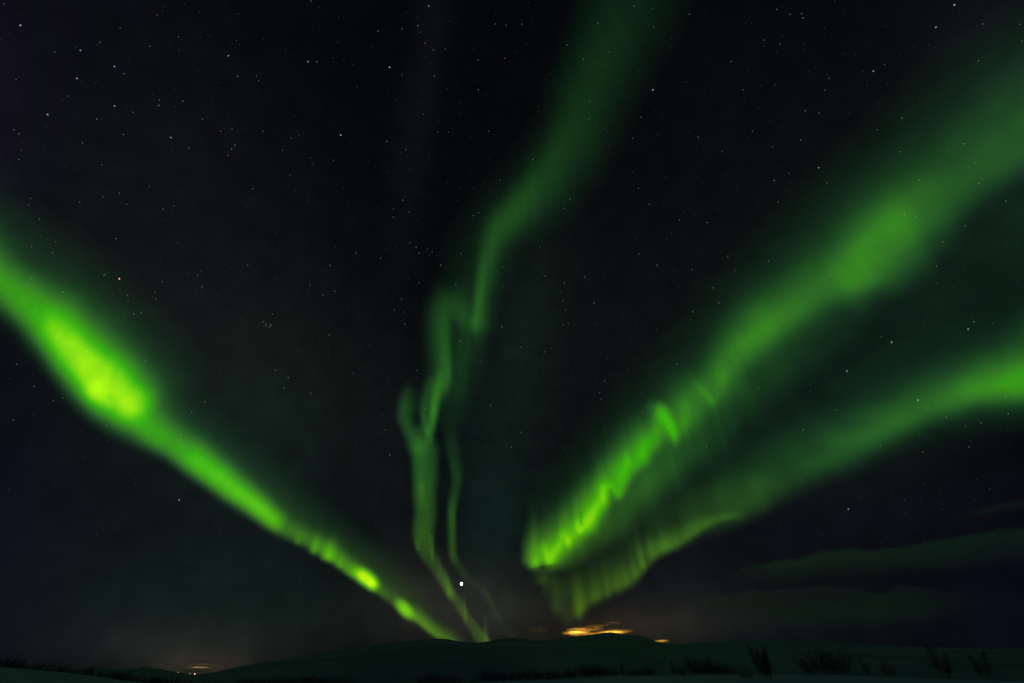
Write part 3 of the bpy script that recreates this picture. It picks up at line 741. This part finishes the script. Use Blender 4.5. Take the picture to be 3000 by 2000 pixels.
# ---------------------------------------------------------------- bare birches and willows
def cone(V, F, p, q, r0, r1, n=3):
    p = np.array(p); q = np.array(q)
    d = q - p; L = np.linalg.norm(d)
    if L < 1e-6: return
    d /= L
    u = np.cross(d, [0.3, 0.8, 0.5]); u /= np.linalg.norm(u); v = np.cross(d, u)
    k = len(V)
    for c, r in ((p, r0), (q, r1)):
        for i in range(n):
            t = 2 * math.pi * i / n
            V.append(tuple(c + (u * math.cos(t) + v * math.sin(t)) * r))
    for i in range(n):
        j = (i + 1) % n
        F.append((k + i, k + j, k + n + j, k + n + i))


def bare_plant(seed, stems, spread, shape, thick, twigs):
    """Unit-height leafless plant. Returns (stem V, F, twig V, F)."""
    R = random.Random(seed)
    SVs, SFs, TV, TF = [], [], [], []
    for s in range(stems):
        t = (s + .5) / stems * 2 - 1
        bx, by = t * spread * .35 + R.uniform(-.02, .02), R.uniform(-.12, .12) * spread
        h = (1.0 if stems == 1 else R.uniform(.62, 1.0)) * (1 - shape * t * t)
        lx, ly = t * spread * .32 + R.uniform(-.06, .06), R.uniform(-.15, .15) * spread
        P = [np.array([bx, by, -.03])]
        n = 9
        for k in range(1, n + 1):
            f = k / n
            P.append(np.array([bx + lx * f ** 1.3 + R.uniform(-.012, .012), by + ly * f, h * f]))
        for k in range(n):
            f = k / n
            cone(SVs, SFs, P[k], P[k + 1], thick * (1 - f * .85), thick * (1 - (f + 1 / n) * .85), 5)
        for w in range(twigs):
            f = R.uniform(.12, 1.0)
            k = min(n - 1, int(f * n)); g = f * n - k
            b = P[k] * (1 - g) + P[k + 1] * g
            an = R.uniform(0, 2 * math.pi)
            L = h * R.uniform(.12, .30) * (1.15 - f * .75)
            up = R.uniform(.9, 1.9)
            d = np.array([math.cos(an), math.sin(an), up]); d /= np.linalg.norm(d)
            e = b + d * L
            cone(TV, TF, b, e, thick * .28, thick * .13)
            for q in range(5):
                g2 = R.uniform(.25, 1)
                b2 = b + (e - b) * g2
                an2 = R.uniform(0, 2 * math.pi)
                d2 = d * .8 + np.array([math.cos(an2), math.sin(an2), .5]) * .6; d2 /= np.linalg.norm(d2)
                cone(TV, TF, b2, b2 + d2 * L * R.uniform(.3, .6), thick * .15, thick * .08)
    return SVs, SFs, TV, TF


def make_plant(name, seed, stems, spread, shape, thick, twigs):
    root = bpy.data.objects.new(name, None)
    col.objects.link(root)
    a, b, c, d = bare_plant(seed, stems, spread, shape, thick, twigs)
    nv_, nf_ = len(a) // stems, len(b) // stems
    for k in range(stems):
        new_mesh('trunk' if stems == 1 else 'stem', a[k * nv_:(k + 1) * nv_], [tuple(i - k * nv_ for i in f) for f in b[k * nf_:(k + 1) * nf_]], BARK, root)
    new_mesh('twigs', c, d, TWIG, root)
    return root


def copy_plant(src):
    r = src.copy(); col.objects.link(r)
    for ch in src.children:
        c = ch.copy(); col.objects.link(c); c.parent = r
    return r


KINDS = {}
USED = set()


def plant(kind, x, ytop, ybase, label, r=None, group=None, width=None, lean=0.0, flip=1):
    """Stand a plant where the sight line at (x, ybase) meets the snow, tall enough to reach ytop."""
    a, e = az_el(x, ybase)
    a, e = float(a), float(e)
    if r is None:
        r = min(64.0, EYE / max(math.tan(-e), .02))
    # find where this sight line meets the ground sheet
    best = None
    for rr in np.geomspace(14, r, 60):
        if EYE + rr * math.tan(e) <= ground_z(a, rr):
            best = rr
            break
    rr = best or r
    X_, Y_ = rr * math.sin(a), rr * math.cos(a)
    z0 = ground_z(a, rr)
    # top: elevation of the upper end on the leaning image of a vertical
    e_top = float(az_el(x, ytop)[1])
    h = EYE + rr * math.tan(e_top) - z0
    if kind not in USED:
        USED.add(kind); o = KINDS[kind]
    else:
        o = copy_plant(KINDS[kind])
    o.location = (X_, Y_, z0)
    wx = (width or 1.0) * h
    o.rotation_euler = (0, lean, -a)
    o.scale = (wx * flip, wx, h)
    tag(o, label, 'tree' if 'tree' in o.name else 'shrub', group)
    return o


KINDS['tall'] = make_plant('bare_birch_tree', 11, 5, .42, .12, .009, 130)
KINDS['broad'] = make_plant('bare_willow_shrub', 12, 16, 1.25, .30, .008, 70)
KINDS['broad2'] = make_plant('bare_willow_shrub', 13, 14, 1.1, .25, .008, 70)
KINDS['slim'] = make_plant('bare_birch_tree', 14, 1, .2, 0, .010, 150)
KINDS['low'] = make_plant('bare_willow_shrub', 15, 13, 1.5, .22, .009, 70)
KINDS['low2'] = make_plant('bare_willow_shrub', 16, 11, 1.4, .15, .009, 70)
KINDS['wispy'] = make_plant('bare_birch_tree', 17, 2, .36, 0, .009, 120)

G = 'bare shrubs along the snow ridge'
LOWL = 'low bare shrub in the dark row along the snow ridge'
plant('tall', 2250, 1880, 1995, 'tallest bare birch, slender and leaning, standing alone before the snow ridge', width=1.15)
plant('broad', 2405, 1902, 1974, 'left half of the broad dark pair of bare shrubs on the snow ridge', width=1.25)
plant('broad2', 2462, 1893, 1974, 'right half of the broad dark pair of bare shrubs on the ridge, taller and pointed', width=1.0)
plant('low', 2190, 1945, 1992, 'small rounded bare shrub at the left foot of the tallest birch', width=.75)
plant('wispy', 2545, 1930, 1975, 'small thin bare birch just right of the broad dark pair of shrubs', width=1.1)
plant('low2', 2610, 1935, 1984, 'faint small bare shrub between the thin birch and the two leaning birches', width=.75)
plant('wispy', 2775, 1892, 1990, 'left one of the two thin faint leaning birches near the right edge', width=1.6, lean=.18)
plant('wispy', 2890, 1905, 1994, 'right one of the two thin faint leaning birches near the right edge', width=1.6, lean=.2, flip=-1)
for x, yt, yb, k, w in [(2032, 1910, 1974, 'broad2', .6), (2052, 1926, 1974, 'broad', .9), (2076, 1930, 1974, 'broad2', .9), (2096, 1918, 1974, 'broad2', .7), (2118, 1936, 1974, 'broad', 1.0), (2142, 1940, 1974, 'low2', .9),
                        (1998, 1944, 1976, 'broad2', .9)]:
    plant(k, x, yt, yb, 'bare shrub in the ragged clump on the ridge left of the tallest birch', group='shrubs of the ragged clump left of the tallest birch', width=w)
plant('slim', 1978, 1936, 1977, 'lone thin leaning birch in the gap left of the ragged dark clump on the ridge', width=1.2, lean=-.12)
plant('slim', 1826, 1938, 1978, 'thin bare birch rising alone above the row of low shrubs', width=1.2)
for x, yt, yb, k, w in [(1852, 1955, 1980, 'low', .7), (1872, 1953, 1980, 'low2', .7), (1892, 1951, 1979, 'low', .7), (1908, 1949, 1978, 'broad2', .75), (1803, 1959, 1980, 'low2', .8),
                        (1782, 1949, 1982, 'broad', .8), (1764, 1945, 1982, 'broad2', .8), (1745, 1938, 1983, 'broad', .8), (1726, 1941, 1984, 'broad2', .75), (1712, 1943, 1986, 'broad2', .7),
                        (1676, 1951, 1990, 'broad2', .75), (1664, 1959, 1990, 'low', .6), (1640, 1967, 1992, 'low2', .7), (1618, 1953, 1993, 'broad', .6), (1600, 1963, 1994, 'low', .6), (1578, 1959, 1994, 'broad2', .7), (1556, 1953, 1994, 'broad', .8),
                        (1536, 1955, 1995, 'low2', .7), (1512, 1961, 1996, 'low', .8), (1490, 1965, 1996, 'broad2', .8), (1466, 1959, 1996, 'broad', .7), (1444, 1961, 1997, 'low', .8), (1428, 1951, 1998, 'broad2', .75), (1412, 1965, 1998, 'low2', .7),
                        (1388, 1977, 1999, 'low', .9), (1340, 1977, 2002, 'low2', .9), (1318, 1975, 2002, 'low', .9), (1296, 1977, 2003, 'broad', .9), (1270, 1967, 2004, 'broad2', .75), (1256, 1975, 2004, 'broad2', .8), (1236, 1979, 2004, 'low', .9),
                        (1010, 1977, 2008, 'low2', 1.2), (960, 1975, 2008, 'broad', 1.1), (925, 1973, 2008, 'broad2', 1.0), (898, 1969, 2008, 'broad2', .75), (868, 1975, 2008, 'low', 1.2), (830, 1977, 2008, 'low2', 1.2), (790, 1977, 2008, 'broad', 1.2),
                        (750, 1979, 2008, 'low', 1.2), (715, 1981, 2008, 'low2', 1.1)]:
    plant(k, x, yt, yb, LOWL, group=G, width=w * 1.35)

# scrub wood along the rise at the far left, reading as one dark mass
V, F = [], []
pa = bare_plant(31, 5, .9, .2, .03, 14); pb = bare_plant(32, 4, .8, .2, .03, 16)
for i in range(260):
    x = random.uniform(-500, 640)
    yb = np.interp(x, [-500, 0, 250, 300, 640], [1936, 1952, 1976, 1982, 2002])
    a, e = (float(q) for q in az_el(x, yb))
    rr = 60 * random.uniform(1.02, 1.22)
    z0 = ground_z(a, rr) - .05
    h = random.uniform(.5, 1.1)
    src = pa if i % 2 else pb
    ct, st = math.cos(random.uniform(0, 6.28)), math.sin(random.uniform(0, 6.28))
    k = len(V)
    for vs in (src[0], src[2]):
        pass
    allv = src[0] + src[2]
    nf = len(src[0])
    V.extend([(rr * math.sin(a) + (p[0] * ct - p[1] * st) * h * 1.3, rr * math.cos(a) + (p[0] * st + p[1] * ct) * h * 1.3, z0 + p[2] * h) for p in allv])
    F.extend([tuple(q + k for q in f) for f in src[1]]); F.extend([tuple(q + k + nf for q in f) for f in src[3]])
tag(new_mesh('scrub', V, F, TWIG), 'low dark scrub covering the rise at the bottom left', 'scrub', kind='stuff')

# ---------------------------------------------------------------- clouds
def cover(parts, edge=.02):
    def f(X, Y):
        c = np.zeros(X.shape)
        for q in parts:
            c = np.maximum(c, q(X, Y)) if callable(q) else np.maximum(c, blob(X, Y, *q))
        c = np.clip((c - edge) / (1 - edge), 0, 1)
        return np.repeat(c[..., None], 3, -1), c
    return f


def wob(X, Y, k=1.0, s=1.0):
    return k * (np.sin(X / 41 / s + 1.3) * .5 + np.sin(X / 97 / s + Y / 23) * .8 + np.sin(X / 17 / s + 2.1 + Y / 31) * .3)


def bank(top, bottom, amp, soft_top, soft_bot, k=6):
    def f(X, Y):
        tx, ty = zip(*top); bx, by = zip(*bottom); ax, ay = zip(*amp)
        yt = np.interp(X, tx, ty) + wob(X, Y * 0, k); yb = np.interp(X, bx, by) + wob(X + 300, Y * 0, k)
        a = np.interp(X, ax, ay)
        up = np.clip((Y - yt) / soft_top, 0, 1); dn = np.clip((yb - Y) / soft_bot, 0, 1)
        up = up * up * (3 - 2 * up); dn = dn * dn * (3 - 2 * dn)
        return a * up * dn
    return f


BANKM = mat_cloud('thin_cloud', (.88, .78, .95), 1 / 4200.0, .30, .62, .45)
o = slab('cloud', cover([bank([(2000, 1705), (2100, 1688), (2180, 1660), (2240, 1648), (2330, 1632), (2420, 1608), (2550, 1598), (2700, 1588), (2800, 1568), (3000, 1542), (3500, 1500)],
                              [(2000, 1725), (2300, 1722), (2500, 1706), (2640, 1708), (2800, 1690), (3000, 1665), (3500, 1650)], [(2000, 0), (2090, .5), (2350, .85), (2700, .75), (2900, .55), (3500, .4)], 13, 110)]),
         (1980, 1440, 3500, 1780), 8, 2600.0, BANKM, 'cover', 200.0)
tag(o, 'long dim grey-green cloud bank, upper and largest in the lower right sky', 'cloud')
o = slab('cloud', cover([bank([(1960, 1752), (2060, 1744), (2150, 1738), (2300, 1722), (2420, 1712), (2500, 1722), (2600, 1728), (2636, 1706), (2680, 1710), (2760, 1726), (2860, 1730), (3000, 1730)],
                              [(1960, 1800), (2200, 1850), (2400, 1850), (2600, 1850), (2800, 1840), (3000, 1820)], [(1940, 0), (2060, .5), (2300, .7), (2640, .7), (2760, .3), (2860, 0)], 9, 110, 4)]),
         (1930, 1650, 2880, 1860), 6, 1900.0, BANKM, 'cover', 120.0)
tag(o, 'lower dim cloud streak with a bump at its right end, under the long cloud bank', 'cloud')
o = slab('cloud', cover([bank([(2720, 1525), (2850, 1486), (3000, 1456), (3500, 1400)], [(2720, 1545), (3000, 1500), (3500, 1450)], [(2700, 0), (2900, .35), (3500, .4)], 20, 40, 4)]),
         (2700, 1360, 3500, 1580), 8, 3300.0, BANKM, 'cover', 120.0)
tag(o, 'faint short cloud wisp at the right edge above the long cloud bank', 'cloud')

SMALLM = mat_cloud('ragged_cloud', (.82, .82, .82), 1 / 420.0, .36, .60, .75, (1, 1, 2))
o = slab('cloud', cover([(1590, 1664, 52, 9, -10, .6, 3), (1562, 1672, 28, 7, 0, .6, 3), (1622, 1670, 26, 4, 4, .5, 3), (1606, 1656, 30, 5, -8, .6, 3)], .06),
         (1520, 1640, 1680, 1700), 3, 1500.0, SMALLM, 'cover', 60.0)
tag(o, 'small ragged grey cloud across the lower end of the bright zigzag aurora band', 'cloud')


def puff(label, parts, box, H=900.0, mat=None, step=2.5, edge=.08, th=60.0, group=None):
    o = slab('cloud', cover(parts, edge), box, step, H, mat or LAMPM, 'cover', th)
    tag(o, label, 'cloud', group)
    return o


LAMPM = mat_cloud('low_cloud', (.86, .82, .78), 1 / 80.0, .42, .56, .5, (1, 1, 2))
puff('brightest orange cloud, a long flat one resting on the fell top', [(1790, 1851, 52, 7, -5, 1, 3.5), (1730, 1857, 46, 6, 3, 1, 3.5), (1690, 1851, 36, 6, -4, 1, 3.5), (1680, 1856, 26, 5, 10, .9, 3), (1815, 1847, 24, 5, -2, 1, 3)],
     (1630, 1825, 1860, 1876))
puff('ragged orange cloud just above the brightest long one over the fell', [(1700, 1841, 32, 5, -4, 1, 3), (1742, 1833, 28, 7, -8, 1, 3), (1726, 1841, 34, 5, -3, 1, 3), (1735, 1825, 26, 3.5, -8, .8, 3)],
     (1650, 1812, 1790, 1850), H=930.0)
puff('small glowing yellow-orange cloud at the right foot of the fell', [(1938, 1877, 20, 3.6, -3, 1, 3.5), (1932, 1880, 12, 3, 0, 1, 3)], (1905, 1866, 1975, 1890))
puff('thin brown cloud wisp up to the right of the orange clouds', [(1798, 1823, 28, 3, 3, .28, 3), (1775, 1829, 14, 2.5, -8, .25, 3), (1775, 1790, 30, 6, 6, .12, 2.5), (1760, 1793, 16, 4, 6, .12, 2.5)], (1720, 1775, 1850, 1840), H=980.0)
puff('dim brown cloud left of the orange clouds over the fell', [(1575, 1842, 30, 9, 6, .30, 2.5), (1562, 1838, 18, 6, -10, .25, 2.5)], (1520, 1815, 1640, 1868), H=1000.0)
puff('tiny orange cloud speck right of the orange clouds', [(1854, 1845, 6, 2.5, 0, .7, 3)], (1840, 1836, 1868, 1854), H=1100.0)
puff('faint flat streak of cloud at the fell foot right of the small glowing cloud', [(1990, 1881, 50, 2.2, 0, .22, 2.5)], (1920, 1872, 2080, 1890), H=850.0)

# sodium lamps of a town out of sight behind the fell light those clouds from below
def lamp(name, x, y, dist, power, c, rad_=120.0):
    # stand-in spot, aimed up and away from us to keep nearer clouds unlit
    l = bpy.data.lights.new(name, 'SPOT'); l.energy = power; l.color = c; l.shadow_soft_size = rad_
    l.spot_size = math.radians(150); l.spot_blend = 1.0
    o = bpy.data.objects.new(name, l); col.objects.link(o); o.location = at(x, y, dist)
    d = look(x, y); aim = Vector((d[0], d[1], 0.75))
    o.rotation_euler = aim.to_track_quat('-Z', 'Y').to_euler()
    return o


def dist_at(x, y, H):
    return float(shell_dist(look(x, y), H))


D0 = dist_at(1760, 1852, 900.0)
for lx in (1690, 1800):
    lamp('town_light_behind_fell', lx, 1880, dist_at(lx, 1852, 900.0) * .98, 1.5e7, (1.0, .46, .05))
lamp('town_light_behind_fell', 1940, 1890, dist_at(1938, 1877, 900) * .98, 5.0e6, (1.0, .50, .05))

# ---------------------------------------------------------------- the far village on the left
GLOWC = puff('dim brown glowing cloud over the far village lights', [(585, 1955, 40, 13, 0, .8, 2.2), (560, 1962, 60, 8, 4, .6, 2.2), (605, 1940, 60, 10, 8, .4, 2.2), (520, 1950, 50, 7, 5, .4, 2.2)], (470, 1905, 700, 1985), H=700.0)
dv = dist_at(575, 1956, 700.0)
lamp('village_street_light', 577, 1972, dv * .97, 2.6e6, (1.0, .55, .25))
WARM = mat_emit('lit_lamp', (1, .62, .34), 2.6)
pvv, pff = ball(2)
for x, y, r_, lab in [(570.5, 1972.6, .85, 'brightest orange lamp of the far village at the bottom left'), (521, 1969, .8, 'dim lamp at the left end of the far village lights'),
                      (530, 1971, .7, 'second dim lamp from the left end of the far village lights'), (556, 1972.5, .7, 'dim lamp just left of the brightest village lamp')]:
    L = new_mesh('village_lamp', pvv, pff, WARM)
    L.location = at(x, y, 4800.0)
    r = r_ / FPX * 4800.0
    L.scale = (r, r, r)
    tag(L, lab, 'lamp', 'lamps of the far village')
